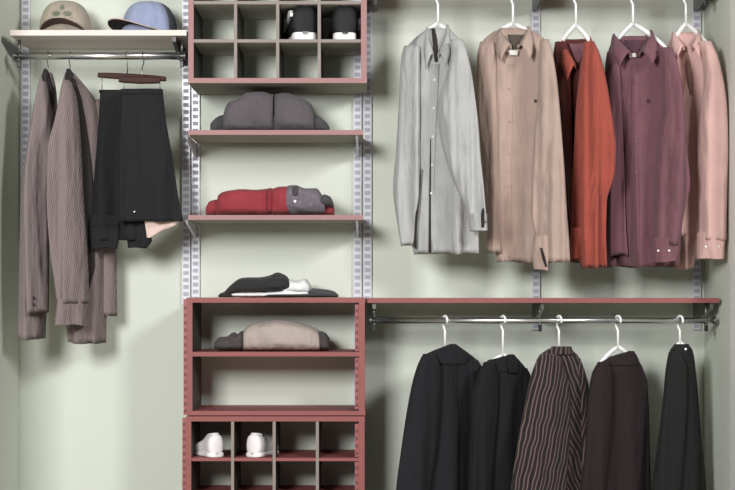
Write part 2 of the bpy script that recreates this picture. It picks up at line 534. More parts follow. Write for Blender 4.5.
def rod(px0, px1, pyc, Y, label, hooks, ztop, rad=0.0125):
    z = ZW(pyc, Y)
    t = thing('closet_rod', (XW((px0 + px1) / 2, Y), Y, z - rad), label, 'rod')
    tube('pipe', [(XW(px0, Y), Y, z), (XW(px1, Y), Y, z)], rad, M_chrome, t, n=20)
    for px in (px0, px1):
        x = XW(px, Y); d = -1 if px == px0 else 1
        tube('end_cap', [(x - d * 0.002, Y, z), (x + d * 0.006, Y, z)], rad * 1.25, M_bracket, t, n=16)
    for px in hooks:
        x = XW(px, Y); bm = bmesh.new()
        pts = [Vector((x, Y + 0.005, ztop))] + [Vector((x, Y + math.cos(a) * (rad + 0.004), z + math.sin(a) * (rad + 0.004))) for a in [PI / 2 - k * PI / 8 for k in range(0, 11)]]
        add_tube(bm, pts, 0.005, 8); obj('rod_hook', bm, M_bracket, t, smooth=True)
        box('hook_tip', x - 0.006, x + 0.006, Y - 0.006, Y + 0.006, z - rad - 0.026, z - rad - 0.004, M_black_plastic, t, bev=0.002)
    return z


RY = -0.255
# left hat shelf
H = thing('hat_shelf', (fx(98), -0.15, fz(37)), 'blush white shelf carrying the two caps', 'shelf')
panel('board', 10, 186.5, 30, 35.5, [M_blush, M_blush], H, 1)
arm_bracket(XW(24, 0) - 0.02, fz(35.5), H); arm_bracket(XW(183, 0) + 0.004, fz(35.5), H, M_black_plastic)
Z_LR = rod(15, 184.5, 56, RY, 'chrome rod holding the mauve coats and black trousers', (19, 182), fz(37.5))
# right lower shelf
R = thing('long_shelf', (fx(543), -0.15, fz(303.4)), 'long rose shelf under the row of coloured shirts', 'shelf')
panel('board', 367.4, 719.5, 298, 302.8, [M_under, M_rose], R, 1)
for px in (374, 538, 703): arm_bracket(XW(px, -0.15), fz(303.4), R)
Z_RR = rod(371, 714, 320.5, RY, 'chrome rod holding the row of dark tops', (374, 540, 706), fz(303.6), rad=0.0105)
# right upper shelf and rod, just above the picture
R2 = thing('long_shelf', (fx(543), -0.15, fz(-22)), 'long rose shelf high above the row of coloured shirts', 'shelf')
panel('board', 369, 719.5, -28, -22, [M_rose, M_rose_lit], R2, 1)
for px in (376, 538, 703): arm_bracket(XW(px, -0.15), fz(-22), R2)
Z_UR = rod(372, 714, -6, RY, 'chrome rod holding the row of coloured shirts', (375, 706), fz(-21.8))


# ------------------------------------------------------------------ hangers
def hanger(px, zrod, py_neck, sh_l, sh_r, slope, label, m=None, rad=0.0125, r=0.0042, name='plastic_hanger', Y=RY, group=None, bend=1):
    """hook over the rod, stem, and two sloping arms with a cross bar; sh_* = (px, py)"""
    m = m or M_wplast
    yaw = math.atan(slope); d = Vector((math.cos(yaw) * 1.0, math.sin(yaw), 0)) * bend
    x = XW(px, Y); zn = ZW(py_neck, Y)
    t = thing(name, (x, Y, zn), label, 'hanger', group)
    R_ = rad + r + 0.0006
    d2 = Vector((0.45 * bend, -math.copysign(0.89, 1), 0))        # hook plane crosses the rod
    c = Vector((x, Y, zrod))
    pts = [c + d2 * (R_ * math.cos(a)) + Vector((0, 0, R_ * math.sin(a))) for a in [(-0.15 + 1.15 * k / 12) * PI for k in range(13)]]
    pts += [Vector((x - 0.3 * R_ * bend, Y + 0.012, zrod - 0.020)), Vector((x, Y + 0.004, zrod - 0.034)), Vector((x, Y, zn))]
    tube('hook', pts, r, m, t, n=10)
    for (sx, sy) in (sh_l, sh_r):
        ys = Y + slope * (sx - px) / 300.0
        e = W(sx, sy, ys); n0 = Vector((x, Y, zn + 0.002))
        pp = [n0.lerp(e, q) + Vector((0, 0, 0.006 * math.sin(PI * q))) for q in (0, .2, .4, .6, .8, 1)]
        tube('arm', pp, [r * 1.5, r * 1.9, r * 2, r * 2, r * 1.8, r], m, t, n=10)
    return t


hanger(438, Z_UR, 24, (412, 44), (457, 42), -0.6, 'white plastic hanger inside the grey shirt')
hanger(513, Z_UR, 24, (488, 40), (545, 44), -0.6, 'white plastic hanger inside the beige shirt')
hanger(576, Z_UR, 25, (556, 50), (600, 56), -0.6, 'white plastic hanger inside the rust shirt')
hanger(633, Z_UR, 24, (612, 48), (668, 50), -0.6, 'white plastic hanger inside the plum shirt')
hanger(686, Z_UR, 24, (672, 44), (712, 50), -0.6, 'white plastic hanger inside the pink shirt')
hanger(445, Z_RR, 349, (424, 360), (476, 366), 0.5, 'white plastic hanger inside the navy jacket', rad=0.0105)
hanger(503, Z_RR, 355, (482, 372), (526, 374), 0.5, 'white plastic hanger inside the black top next to the navy jacket', rad=0.0105)
hanger(559, Z_RR, 349, (540, 364), (580, 364), 0.5, 'white plastic hanger inside the striped knit', rad=0.0105)
hanger(618, Z_RR, 347, (598, 366), (640, 368), 0.5, 'white plastic hanger inside the maroon top', rad=0.0105)
hanger(680, Z_RR, 343, (671, 357), (691, 357), 0.5, 'white plastic hanger inside the slim black top by the wall', rad=0.0105)
hanger(48, Z_LR, 76, (40, 88), (55, 90), 0.8, 'thin wire hanger inside the smooth pinstripe coat', M_wire, r=0.002, name='wire_hanger')
hanger(70, Z_LR, 76, (62, 88), (84, 92), 0.8, 'thin wire hanger inside the ribbed mauve coat', M_wire, r=0.002, name='wire_hanger')


# ------------------------------------------------------------------ shirts
def garment(name, px, pyb, Y, label, cat): return thing(name, W(px, pyb, Y), label, cat)


SL = -0.6
# grey shirt
g = garment('dress_shirt', 438, 254, RY, 'pale grey button-up shirt hanging nearest the shelf tower', 'shirt')
b = Cloth([(29, 427, 450, .5), (36, 418, 456, .7), (44, 409, 462, .9), (58, 404, 466), (90, 402, 469), (150, 401, 474), (210, 405, 478), (254, 414, 479)], RY, SL, 438, 0.045, 0.012, 0.06, 1)
b.build('body', M_grey, g)
sl_ = Cloth([(46, 404, 420, .6), (58, 401, 420), (100, 399, 420), (150, 396, 420), (190, 393, 420), (215, 396, 417), (246, 401, 413)], RY - 0.05, SL, 438, 0.026, 0.007, 0.04, 2)
sl_.build('sleeve', M_grey, g)
sr = Cloth([(40, 450, 463, .6), (52, 451, 467), (75, 446, 472), (112, 437, 477), (130, 439, 479), (160, 446, 481), (190, 457, 484), (214, 468, 486), (222, 469, 487)], RY - 0.08, SL, 438, 0.036, 0.010, 0.045, 3)
srm = sr.build('sleeve', M_grey, g)
sc = Cloth([(214, 467.5, 487), (231, 469.5, 487.5)], RY - 0.082, SL, 438, 0.040, 0.002, 0.06, 4, hem=0)
cu = sc.build('cuff', M_grey, g)
sc.patch('cuff_opening_shade', [(209, 481.5, 483), (215, 480, 484), (228, 480.5, 483.5)], M_darkin, cu, lift=0.001, thick=0.002, nu=3)  # dark patch painting the shade in the cuff slit
collar3d(438, 30, 25, 55, 10, 0.050, 12, 16, RY - 0.012, SL, M_grey, g, 1.45, -3)
b.patch('neck_opening', [(30, 431, 434), (45, 432, 436.5), (64, 434, 436.5)], M_darkin, g, lift=0.008, thick=0.002)  # dark strip in place of shade between the collar leaves
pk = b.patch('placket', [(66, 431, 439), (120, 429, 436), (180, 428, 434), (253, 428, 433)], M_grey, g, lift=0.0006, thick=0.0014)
b.patch('front_gap_shade', [(140, 429.6, 430.2), (180, 428.8, 430.2), (253, 428, 430.6)], M_darkin, g, lift=0.005, thick=0.001, nu=3)  # shadow of the placket opening, laid on as a dark strip
b.patch('side_gap_shade', [(170, 420, 420.8), (200, 416.5, 418.8), (228, 414, 416.4), (249, 414, 415.6)], M_darkin, g, lift=0.022, thick=0.001, nu=3)  # dark strip painting the shade between sleeve and body
for y in (82, 110, 138, 166, 194): b.button(434 - (y - 82) * 0.03, y, M_wplast, pk, r=0.0036)

# beige shirt
g = garment('dress_shirt', 520, 262, RY, 'beige button-up shirt with a spread collar, hanging beside the grey shirt', 'shirt')
b = Cloth([(29, 498, 527, .5), (34, 490, 538, .7), (42, 482, 546, .9), (56, 478, 551), (100, 478, 554), (160, 482, 556), (220, 490, 556), (262, 497, 545)], RY, SL, 518, 0.048, 0.012, 0.065, 11)
b.build('body', M_beige, g)
s1 = Cloth([(42, 480, 494, .6), (56, 477, 496), (100, 476, 497), (160, 482, 499), (215, 486, 500), (253, 487, 500.5)], RY - 0.045, SL, 518, 0.030, 0.006, 0.04, 12)
s1.build('sleeve', M_beige, g)
s2 = Cloth([(40, 540, 549, .6), (56, 539, 553), (90, 538, 558), (140, 534, 562), (180, 532, 565), (215, 531, 567), (240, 537, 569), (262, 540, 570)], RY - 0.085, SL, 518, 0.034, 0.009, 0.05, 13)
s2.build('sleeve', M_beige, g)
c2 = Cloth([(236, 534, 549), (252, 532, 549), (270, 534, 548)], RY - 0.09, SL, 518, 0.030, 0.003, 0.05, 14)
cu = c2.build('cuff', M_beige, g)
c2.patch('cuff_opening_shade', [(248, 539, 541), (258, 541, 544), (267, 544, 546)], M_darkin, cu, lift=0.002, thick=0.002, nu=3)  # shade inside the slit, drawn as a dark patch
collar3d(514, 37, 27, 47, 14, 0.056, 14, 17, RY - 0.012, SL, M_beige, g, 1.45, -1)
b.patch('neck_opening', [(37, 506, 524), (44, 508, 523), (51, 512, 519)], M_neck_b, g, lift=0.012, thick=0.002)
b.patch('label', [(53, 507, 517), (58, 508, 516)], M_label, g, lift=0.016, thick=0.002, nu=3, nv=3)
pk = b.patch('placket', [(66, 506, 513), (150, 505, 511), (261, 505, 511)], M_beige, g, lift=0.0006, thick=0.0014)
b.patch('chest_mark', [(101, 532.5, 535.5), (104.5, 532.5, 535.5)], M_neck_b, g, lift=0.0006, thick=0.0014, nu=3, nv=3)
for y in (90, 122, 154, 186): b.button(509.5, y, M_beige, pk)

# rust shirt
g = garment('dress_shirt', 585, 270, RY, 'rust orange shirt seen sideways between the beige and plum shirts', 'shirt')
b = Cloth([(40, 561, 590, .5), (46, 557, 595, .7), (58, 554, 600), (100, 555, 604), (160, 560, 606), (230, 566, 602), (262, 570, 596)], RY + 0.01, SL, 582, 0.04, 0.010, 0.05, 21)
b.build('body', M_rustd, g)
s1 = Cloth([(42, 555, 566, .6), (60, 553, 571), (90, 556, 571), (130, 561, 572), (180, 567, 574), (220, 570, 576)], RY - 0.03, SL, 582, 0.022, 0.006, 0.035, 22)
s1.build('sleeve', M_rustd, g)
s2 = Cloth([(42, 584, 594, .6), (56, 582, 600), (80, 579, 606), (110, 576, 611), (148, 574, 616), (170, 573, 615), (186, 572, 611), (200, 572, 607), (235, 571, 606), (268, 582, 607)], RY - 0.075, SL, 582, 0.034, 0.012, 0.04, 23)
s2.build('sleeve', M_rust, g)
s3 = Cloth([(228, 571, 584), (259, 570.5, 583)], RY - 0.085, SL, 582, 0.026, 0.005, 0.04, 24)
s3.build('cuff', M_rust, g)
collar3d(576, 48, 37, 66, 13, 0.050, 12, 16, RY - 0.004, SL, M_rust, g, 1.35, 1)
b.patch('neck_opening', [(45, 568, 584), (56, 572, 580), (64, 575, 578)], M_plum, g, lift=0.006, thick=0.002)

# plum shirt
g = garment('dress_shirt', 640, 267, RY, 'plum purple button-up shirt with open collar, next to the rust shirt', 'shirt')
b = Cloth([(37, 617, 652, .5), (42, 612, 660, .7), (52, 608, 668, .9), (70, 607, 675), (110, 611, 680), (160, 609, 682), (220, 606, 681), (267, 607, 679)], RY, SL, 640, 0.048, 0.013, 0.06, 31)
b.build('body', M_plum, g)
s1 = Cloth([(52, 607, 618, .6), (70, 605, 620), (110, 606, 622), (170, 606, 624), (230, 606, 626), (256, 607, 628)], RY - 0.035, SL, 640, 0.026, 0.006, 0.045, 32)
s1.build('sleeve', M_plum, g)
s2 = Cloth([(48, 660, 672, .6), (64, 662, 677), (100, 662, 683), (150, 657, 687), (185, 655, 690), (200, 654, 687), (225, 653, 682), (245, 652, 678)], RY - 0.085, SL, 640, 0.036, 0.010, 0.045, 33)
s2.build('sleeve', M_plum, g)
c2 = Cloth([(238, 651.5, 680), (262, 652, 676)], RY - 0.088, SL, 640, 0.038, 0.003, 0.05, 34)
cu = c2.build('cuff', M_plum, g)
for x in (656, 666.5): c2.button(x, 251, M_wplast, cu, r=0.0034)
collar3d(633, 42, 31, 54, 17, 0.058, 14, 15, RY - 0.012, SL, M_plum, g, 1.35, -1)
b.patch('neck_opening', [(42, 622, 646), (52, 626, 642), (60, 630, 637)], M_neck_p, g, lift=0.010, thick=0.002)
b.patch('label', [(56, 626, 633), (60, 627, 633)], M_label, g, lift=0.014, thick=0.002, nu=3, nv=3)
pk = b.patch('placket', [(66, 629, 637), (150, 628, 635), (266, 628, 635)], M_plum, g, lift=0.0006, thick=0.0014)
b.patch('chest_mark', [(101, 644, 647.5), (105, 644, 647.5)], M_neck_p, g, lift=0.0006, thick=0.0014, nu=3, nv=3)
for y in (84, 114, 144, 174): b.button(632.5, y, M_plum, pk)

# pink shirt
g = garment('dress_shirt', 692, 268, RY, 'pale pink shirt hanging beside the plum shirt and the side wall', 'shirt')
b = Cloth([(33, 676, 698, .5), (40, 670, 706, .7), (50, 667, 711, .9), (80, 667, 714), (140, 669, 712), (200, 673, 708), (240, 676, 700), (269, 677, 693)], RY + 0.01, SL, 692, 0.04, 0.009, 0.05, 41)
b.build('body', M_pink, g)
s2 = Cloth([(42, 698, 711, .6), (56, 702, 717), (80, 704, 723), (110, 701, 727), (150, 698, 728), (190, 698, 727), (225, 700, 726), (240, 698, 726)], RY - 0.06, SL, 692, 0.036, 0.008, 0.05, 42)
s2.build('sleeve', M_pink, g)
c2 = Cloth([(233, 697.5, 725), (259, 697, 723.5)], RY - 0.062, SL, 692, 0.04, 0.003, 0.05, 43, hem=0.5)
cu = c2.build('cuff', M_pink, g)
c2.button(703, 247, M_wplast, cu, r=0.0034); c2.button(716, 247, M_wplast, cu, r=0.0034)
s1 = Cloth([(48, 666, 678, .6), (70, 665, 680), (140, 668, 682), (236, 674, 688)], RY - 0.02, SL, 692, 0.022, 0.006, 0.04, 44)
s1.build('sleeve', M_pink, g)
collar3d(686, 38, 30, 48, 11, 0.050, 13, 14, RY - 0.002, SL, M_pink, g, 1.35, -2)
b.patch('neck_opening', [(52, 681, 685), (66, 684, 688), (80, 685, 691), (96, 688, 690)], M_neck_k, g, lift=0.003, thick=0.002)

# ------------------------------------------------------------------ dark tops on the lower rod
SD = 0.5
g = garment('jacket', 440, 600, RY, 'dark navy jacket hanging nearest the shelf tower', 'jacket')
b = Cloth([(344, 450, 456, .3), (349, 437, 463, .6), (354, 424, 470, .8), (362, 419, 479, .95), (376, 418, 485), (410, 417, 487), (480, 420, 484), (600, 420, 482)], RY, SD, 445, 0.055, 0.010, 0.06, 51)
b.build('body', M_navy, g)
s1 = Cloth([(354, 423, 434, .6), (364, 418, 440), (380, 413, 441), (410, 407, 440), (450, 401, 436), (490, 396, 430), (560, 392, 424), (590, 393, 421)], RY - 0.06, SD, 445, 0.04, 0.010, 0.05, 52)
s1.build('sleeve', M_navy, g)
s2 = Cloth([(360, 466, 478, .6), (376, 468, 486), (420, 470, 488), (500, 470, 487), (585, 472, 486)], RY - 0.02, SD, 445, 0.035, 0.008, 0.05, 53)
s2.build('sleeve', M_navy, g)
b.patch('collar', [(346, 449, 457), (350, 442, 463), (358, 436, 469), (364, 441, 462)], M_navy, g, lift=0.004, thick=0.003)
b.patch('front_edge', [(364, 452, 455), (430, 454, 458), (598, 452, 456)], M_black, g, lift=0.003, thick=0.003)

g = garment('long_sleeve_top', 500, 600, RY, 'plain black top between the navy jacket and the striped knit', 'top')
b = Cloth([(354.5, 508, 514, .3), (358, 494, 517, .6), (362, 485, 521, .85), (372, 480, 528), (388, 477, 533), (440, 477, 536), (600, 478, 535)], RY + 0.005, SD, 503, 0.05, 0.010, 0.05, 61)
b.build('body', M_black, g)
s1 = Cloth([(362, 484, 494, .6), (376, 478, 498), (400, 474, 498), (450, 471, 494), (500, 469, 490), (590, 468, 488)], RY - 0.05, SD, 503, 0.034, 0.009, 0.04, 62)
s1.build('sleeve', M_black, g)
s2 = Cloth([(368, 519, 527, .6), (382, 520, 533), (440, 520, 537), (590, 520, 537)], RY - 0.01, SD, 503, 0.03, 0.008, 0.04, 63)
s2.build('sleeve', M_black, g)
collar_ring('collar', 505, 358, 9, 8, RY - 0.005, 0.04, M_black, g, SD)
b.patch('collar_flap', [(354, 509, 513), (362, 506, 517), (372, 508, 516)], M_black, g, lift=0.010, thick=0.0035)

g = garment('knit_cardigan', 555, 600, RY, 'brown and black striped knit hanging between the plain black and maroon tops', 'knitwear')
b = Cloth([(349, 548, 571, .5), (353, 541, 576, .8), (362, 536, 581), (380, 532, 586), (400, 532, 588), (450, 534, 587), (600, 536, 586)], RY, SD, 559, 0.055, 0.010, 0.06, 71)
b.build('body', M_zig2, g)
s1 = Cloth([(354, 541, 556, .6), (362, 536, 562), (380, 530, 568), (400, 526, 570), (430, 520, 570), (460, 515, 568), (490, 511, 566), (590, 506, 556)], RY - 0.065, SD, 559, 0.045, 0.010, 0.06, 72)
s1.build('sleeve', M_zig, g)
s2 = Cloth([(358, 571, 580, .6), (372, 571, 585), (388, 572, 588.5), (420, 575, 588), (590, 574, 587)], RY - 0.02, SD, 559, 0.03, 0.008, 0.04, 73)
s2.build('sleeve', M_zig, g)
b.patch('neckband', [(346, 551, 570), (349, 549, 572), (354, 547, 572)], M_zig, g, lift=0.008, thick=0.006, nv=5)

g = garment('long_sleeve_top', 618, 600, RY, 'dark maroon top hanging next to the striped knit', 'top')
b = Cloth([(351, 628, 634, .3), (356, 612, 637, .6), (361, 601, 639, .85), (370, 594, 642), (384, 592, 646.5), (420, 592, 648), (480, 590, 650), (600, 589, 652)], RY, SD, 618, 0.05, 0.010, 0.06, 81)
b.build('body', M_maroon, g)
s1 = Cloth([(362, 598, 608, .6), (374, 592, 612), (400, 588, 612), (450, 585, 608), (490, 580, 604), (590, 576, 600)], RY - 0.05, SD, 618, 0.034, 0.009, 0.045, 82)
s1.build('sleeve', M_maroon, g)
s2 = Cloth([(364, 633, 641, .6), (382, 634, 647), (440, 634, 649.5), (590, 634, 652)], RY - 0.015, SD, 618, 0.03, 0.008, 0.045, 83)
s2.build('sleeve', M_maroon, g)
b.patch('neckline', [(353, 627, 634), (357, 614, 636), (362, 606, 637), (365, 608, 634)], M_maroon, g, lift=0.003, thick=0.002)

g = garment('long_sleeve_top', 680, 600, RY, 'slim black top hanging between the maroon top and the side wall', 'top')
b = Cloth([(344, 675, 688, .6), (349, 671, 691.5, .9), (362, 668, 694), (400, 665, 697), (450, 661, 702), (490, 658, 706), (600, 654, 708)], RY, SD, 680, 0.05, 0.009, 0.05, 91)
b.build('body', M_black2, g)
s1 = Cloth([(352, 669, 680, .6), (368, 666, 686), (400, 663, 686), (450, 657, 683), (490, 652, 680), (590, 648, 676)], RY - 0.055, SD, 680, 0.034, 0.009, 0.045, 92)
s1.build('sleeve', M_black2, g)
s2 = Cloth([(352, 684, 692, .6), (372, 686, 695.5), (430, 688, 700.5), (490, 690, 706), (590, 690, 708)], RY - 0.015, SD, 680, 0.03, 0.008, 0.045, 93)
s2.build('sleeve', M_black2, g)
collar_ring('collar', 681, 345, 7, 8, RY - 0.005, 0.035, M_black2, g, SD)
b.button(682.5, 348.5, M_wplast, g, r=0.004, lift=0.012)
b.patch('shoulder_tab', [(357, 667, 673), (364, 666.5, 673)], M_black, g, lift=0.012, thick=0.004, nu=4, nv=4)

# ------------------------------------------------------------------ coats on the left rod
SC = 0.8
g = garment('long_coat', 38, 339, RY, 'smooth mauve grey pinstripe coat hanging between the side wall and the ribbed coat', 'coat')
b = Cloth([(73, 43, 52, .5), (80, 40, 54, .7), (92, 37, 56, .9), (115, 33, 57), (150, 27, 56), (190, 22, 52), (240, 20, 49), (339, 18, 45)], RY + 0.01, SC, 45, 0.045, 0.007, 0.05, 101)
b.build('body', M_coat, g)
s1 = Cloth([(82, 40, 46, .6), (96, 36, 49), (120, 33, 53), (150, 28, 53), (200, 24, 49.5), (250, 25, 48.5), (296, 27, 48.5), (313, 28, 48)], RY - 0.05, SC, 45, 0.034, 0.006, 0.05, 102, hem=0.4)
s1.build('sleeve', M_coat, g)
for (x, y) in ((36, 298), (36, 304.5)): s1.button(x, y, M_darkin, g, r=0.006)
b.patch('lining', [(75, 46, 51), (90, 48, 55), (105, 48.5, 56), (118, 49, 53)], M_darkin, g, lift=0.004, thick=0.003)
b.patch('collar', [(70, 46, 48.5), (76, 44, 51), (86, 45, 48)], M_darkin, g, lift=0.010, thick=0.0035)
b.patch('lapel', [(78, 42, 46.5), (95, 39, 49), (112, 38, 51), (124, 44, 50)], M_coat, g, lift=0.010, thick=0.0035)

g = garment('long_coat', 80, 343, RY, 'ribbed mauve coat hanging between the pinstripe coat and the black trousers', 'coat')
b = Cloth([(73, 66, 74, .5), (82, 63, 82, .7), (96, 60, 93, .9), (116, 58, 103), (160, 57, 107), (220, 58, 109), (290, 62, 107), (343, 68, 106)], RY + 0.03, SC, 72, 0.05, 0.009, 0.05, 111)
b.build('body', M_coat2, g)
s1 = Cloth([(82, 63, 71, .6), (96, 60, 76), (120, 55, 79), (150, 48, 81), (200, 47.5, 83.5), (250, 50, 87), (280, 54, 88.5), (303, 57, 89)], RY - 0.065, SC, 72, 0.04, 0.008, 0.05, 112)
s1.build('sleeve', M_coat2, g)
c1 = Cloth([(299, 58, 88), (325, 55, 86)], RY - 0.066, SC, 72, 0.044, 0.003, 0.05, 113, hem=0.6)
c1.build('cuff', M_coat2, g)
s2 = Cloth([(100, 96, 103, .6), (118, 97, 109), (160, 99, 113), (240, 101, 116), (316, 102, 117)], RY + 0.02, SC, 72, 0.03, 0.006, 0.05, 114)
s2.build('sleeve', M_coat2, g)
b.patch('lining', [(80, 73, 77), (100, 76, 84), (140, 79, 91), (200, 83, 97), (270, 86, 98), (290, 88, 92)], M_darkin, g, lift=0.006, thick=0.003)
b.patch('collar', [(70, 69, 72), (77, 67, 75), (87, 70, 74)], M_darkin, g, lift=0.011, thick=0.0035)
b.patch('lapel', [(82, 66, 72), (100, 68, 77), (125, 72, 80), (150, 77, 81)], M_coat2, g, lift=0.016, thick=0.006)


# ------------------------------------------------------------------ trousers and their hangers
def trouser_hanger(hx, x0, y0, x1, y1, Y, bar, label, th):
    t = thing('trouser_hanger', W(hx, y1, Y), label, 'hanger')
    z = ZW(56, Y); zr = Z_LR; x = XW(hx, RY); R_ = 0.0125 + 0.0025
    pts = [Vector((x, RY - R_ * math.cos(a), zr + R_ * math.sin(a))) for a in [(-0.1 + 1.1 * k / 10) * PI for k in range(11)]]
    pts += [Vector((x, RY, zr - 0.03)), Vector((x, Y, zr - 0.04)), W(hx, (y0 + y1) / 2, Y)]
    tube('hook', pts, 0.0018, M_wire, t, n=8)
    a = W(x0, y0, Y); c = W(x1, y1, Y)
    bm = bmesh.new(); d = (c - a).normalized(); n_ = Vector((-d.z, 0, d.x))
    h = th / 300 / 2
    P = []
    for q, k in ((0, .8), (.15, 1), (.5, 1.15), (.85, 1), (1, .8)):
        o = a.lerp(c, q)
        P.append([bm.verts.new(o + n_ * h * k * sz + Vector((0, sy * 0.009, 0))) for (sz, sy) in ((1, -.7), (.6, -1), (-.6, -1), (-1, -.7), (-1, .7), (-.6, 1), (.6, 1), (1, .7))])
    for A, B in zip(P[:-1], P[1:]):
        for i in range(8): bm.faces.new((A[i], A[(i + 1) % 8], B[(i + 1) % 8], B[i]))
    bm.faces.new(P[0]); bm.faces.new(P[-1])
    obj('wooden_bar', bm, M_rwood, t)
    bx0, bx1, by = bar
    tube('trouser_bar', [W(bx0, by, Y), W(bx1, by, Y)], 0.004, M_black_plastic, t)
    for xx, yy in ((bx0 + 3, y0 + (y1 - y0) * .05), (bx1 - 3, y0 + (y1 - y0) * .95)):
        tube('side_wire', [W(xx, by, Y), W(xx, yy, Y)], 0.0015, M_wire, t, n=6)
    return t


trouser_hanger(127, 98, 75, 166, 79, RY + 0.015, (99, 163, 91.5), 'dark wooden trouser hanger at the back of the pair', 5.5)
trouser_hanger(143.5, 119, 79.5, 160, 80.5, RY - 0.035, (121, 163, 91), 'red brown wooden trouser hanger at the front of the pair', 6.5)

g = garment('trousers', 112, 248, RY, 'black trousers hanging low on the rear wooden hanger', 'trousers')
b = Cloth([(90, 99, 150, .5), (94, 100, 152), (130, 98, 152), (180, 94, 152), (222, 91, 152), (236, 90.5, 151), (240, 91, 150)], RY + 0.015, -0.15, 125, 0.022, 0.007, 0.05, 121, hem=0.5)
b.build('leg', M_trou, g)
b2 = Cloth([(215, 91, 121), (232, 90, 120), (249, 92, 117)], RY + 0.005, -0.15, 125, 0.022, 0.004, 0.05, 122, hem=1)
b2.build('hem', M_trou, g)
b3 = Cloth([(215, 124, 150), (232, 125, 150), (240, 127, 152), (248, 128, 147)], RY + 0.008, -0.15, 125, 0.020, 0.004, 0.05, 123, hem=0.5)
b3.build('hem', M_trou, g)
b2.patch('hem_seam', [(225.4, 92, 119), (226.6, 92, 119)], M_black, g, lift=0.001, thick=0.001, nv=2)

g = garment('trousers', 145, 224, RY, 'black trousers folded over the front wooden hanger with pale lining showing', 'trousers')
b = Cloth([(89, 121, 162.5, .5), (93, 119, 163), (120, 118, 166), (160, 117, 173), (195, 117, 178), (214, 117, 182), (221.5, 120, 183.5)], RY - 0.045, 0.1, 145, 0.022, 0.006, 0.055, 131, hem=0.6)
b.build('leg', M_trou, g)
b4 = Cloth([(214, 143, 180), (224, 145, 177), (231, 146, 163), (238, 147, 151)], RY - 0.028, 0.1, 145, 0.012, 0.002, 0.05, 132, hem=0)
b4.build('lining', M_lining, g)
b.patch('waistband', [(89.5, 121, 162), (95, 120, 162.8)], M_trou, g, lift=0.002, thick=0.004, nv=4)
b.patch('front_seam', [(96, 121, 122.2), (160, 119, 120.4), (218, 119, 120.4)], M_black, g, lift=0.003, thick=0.002, nu=2)
b.button(135.5, 212, M_wire, g, r=0.0022)


# ------------------------------------------------------------------ caps
def cap(name, px, Y, w, h, yaw, mc, mb, mback, label, emblem=None, under=None, mbtn=None):
    base = Vector((XW(px, Y), Y, fz(30)))
    t = thing(name, base, label, 'cap')
    t.rotation_euler = (0, 0, 0)
    R = Matrix.Rotation(yaw, 3, 'Z'); a, bb = w, w * 1.08

    def surf(th, ph, k=1.0):
        # th = 0 is the front (-y)
        seam = min(abs(((th / (PI / 3)) + 0.0) % 1.0), abs(1 - ((th / (PI / 3)) % 1.0)))
        g_ = 1 - 0.012 * max(0, 1 - seam / 0.05)
        cr = math.cos(ph) ** 0.62; sz = math.sin(ph)
        return R @ Vector((a * k * g_ * cr * math.sin(th), -bb * k * g_ * cr * math.cos(th), 0.010 + (h - 0.010) * sz)) + base
    for part, (t0, t1), m in (('front_panels', (-PI / 2, PI / 2), mc), ('back_panels', (PI / 2, 3 * PI / 2), mback)):
        bm = bmesh.new(); n, q = 36, 14; G = []
        for k in (1.0, 0.965):
            G.append([[bm.verts.new(surf(t0 + (t1 - t0) * i / n, PI / 2 * 0.985 * j / q, k)) for i in range(n + 1)] for j in range(q + 1)])
        for g_ in G:
            for j in range(q):
                for i in range(n): bm.faces.new((g_[j][i], g_[j][i + 1], g_[j + 1][i + 1], g_[j + 1][i]))
        for i in range(n): bm.faces.new((G[0][0][i], G[0][0][i + 1], G[1][0][i + 1], G[1][0][i]))
        po = obj(part, bm, m, t, smooth=True)
        if part == 'front_panels': fp = po
    bm = bmesh.new(); top = surf(0, PI / 2)
    bmesh.ops.create_uvsphere(bm, u_segments=10, v_segments=6, radius=0.007, matrix=Matrix.Translation(top) @ Matrix.Diagonal((1, 1, 0.5, 1)))
    obj('top_button', bm, mbtn or mc, fp, smooth=True)
    # visor: arched, top and under side
    bm = bmesh.new(); n, q = 28, 8; T = []; B = []
    for j in range(q + 1):
        e = j / q; rt = []; rb = []
        for i in range(n + 1):
            u = -1 + 2 * i / n
            th = u * 1.25
            x0 = a * math.sin(th); y0 = -bb * math.cos(th)
            ext = 0.078 * (1 - abs(u) ** 2.6)
            x = x0 * (1 - 0.02 * e); y = y0 - ext * e
            z = 0.005 + 0.030 * (1 - (x / (a * 0.97)) ** 2) + 0.007 * e
            rt.append(bm.verts.new(R @ Vector((x, y, z)) + base)); rb.append(bm.verts.new(R @ Vector((x, y + 0.001, z - 0.0035)) + base))
        T.append(rt); B.append(rb)
    for j in range(q):
        for i in range(n):
            bm.faces.new((T[j][i], T[j][i + 1], T[j + 1][i + 1], T[j + 1][i]))
            f = bm.faces.new((B[j][i], B[j + 1][i], B[j + 1][i + 1], B[j][i + 1])); f.material_index = 1
    for i in range(n):
        bm.faces.new((T[q][i], T[q][i + 1], B[q][i + 1], B[q][i]))
    obj('visor', bm, [mb, under or mb], t, smooth=True)
    if emblem:
        for dx, dz, rw, rh in emblem[1]:
            bm = bmesh.new(); ring = []; ring2 = []
            for i in range(14):
                al = 2 * PI * i / 14
                th = dx + rw * math.cos(al); ph = dz + rh * math.sin(al)
                ring.append(bm.verts.new(surf(th, ph, 1.03))); ring2.append(bm.verts.new(surf(th, ph, 0.99)))
            bm.faces.new(ring); bm.faces.new(ring2)
            for i in range(14): bm.faces.new((ring[i], ring[(i + 1) % 14], ring2[(i + 1) % 14], ring2[i]))
            obj('embroidered_emblem', bm, emblem[0], fp)
    return t


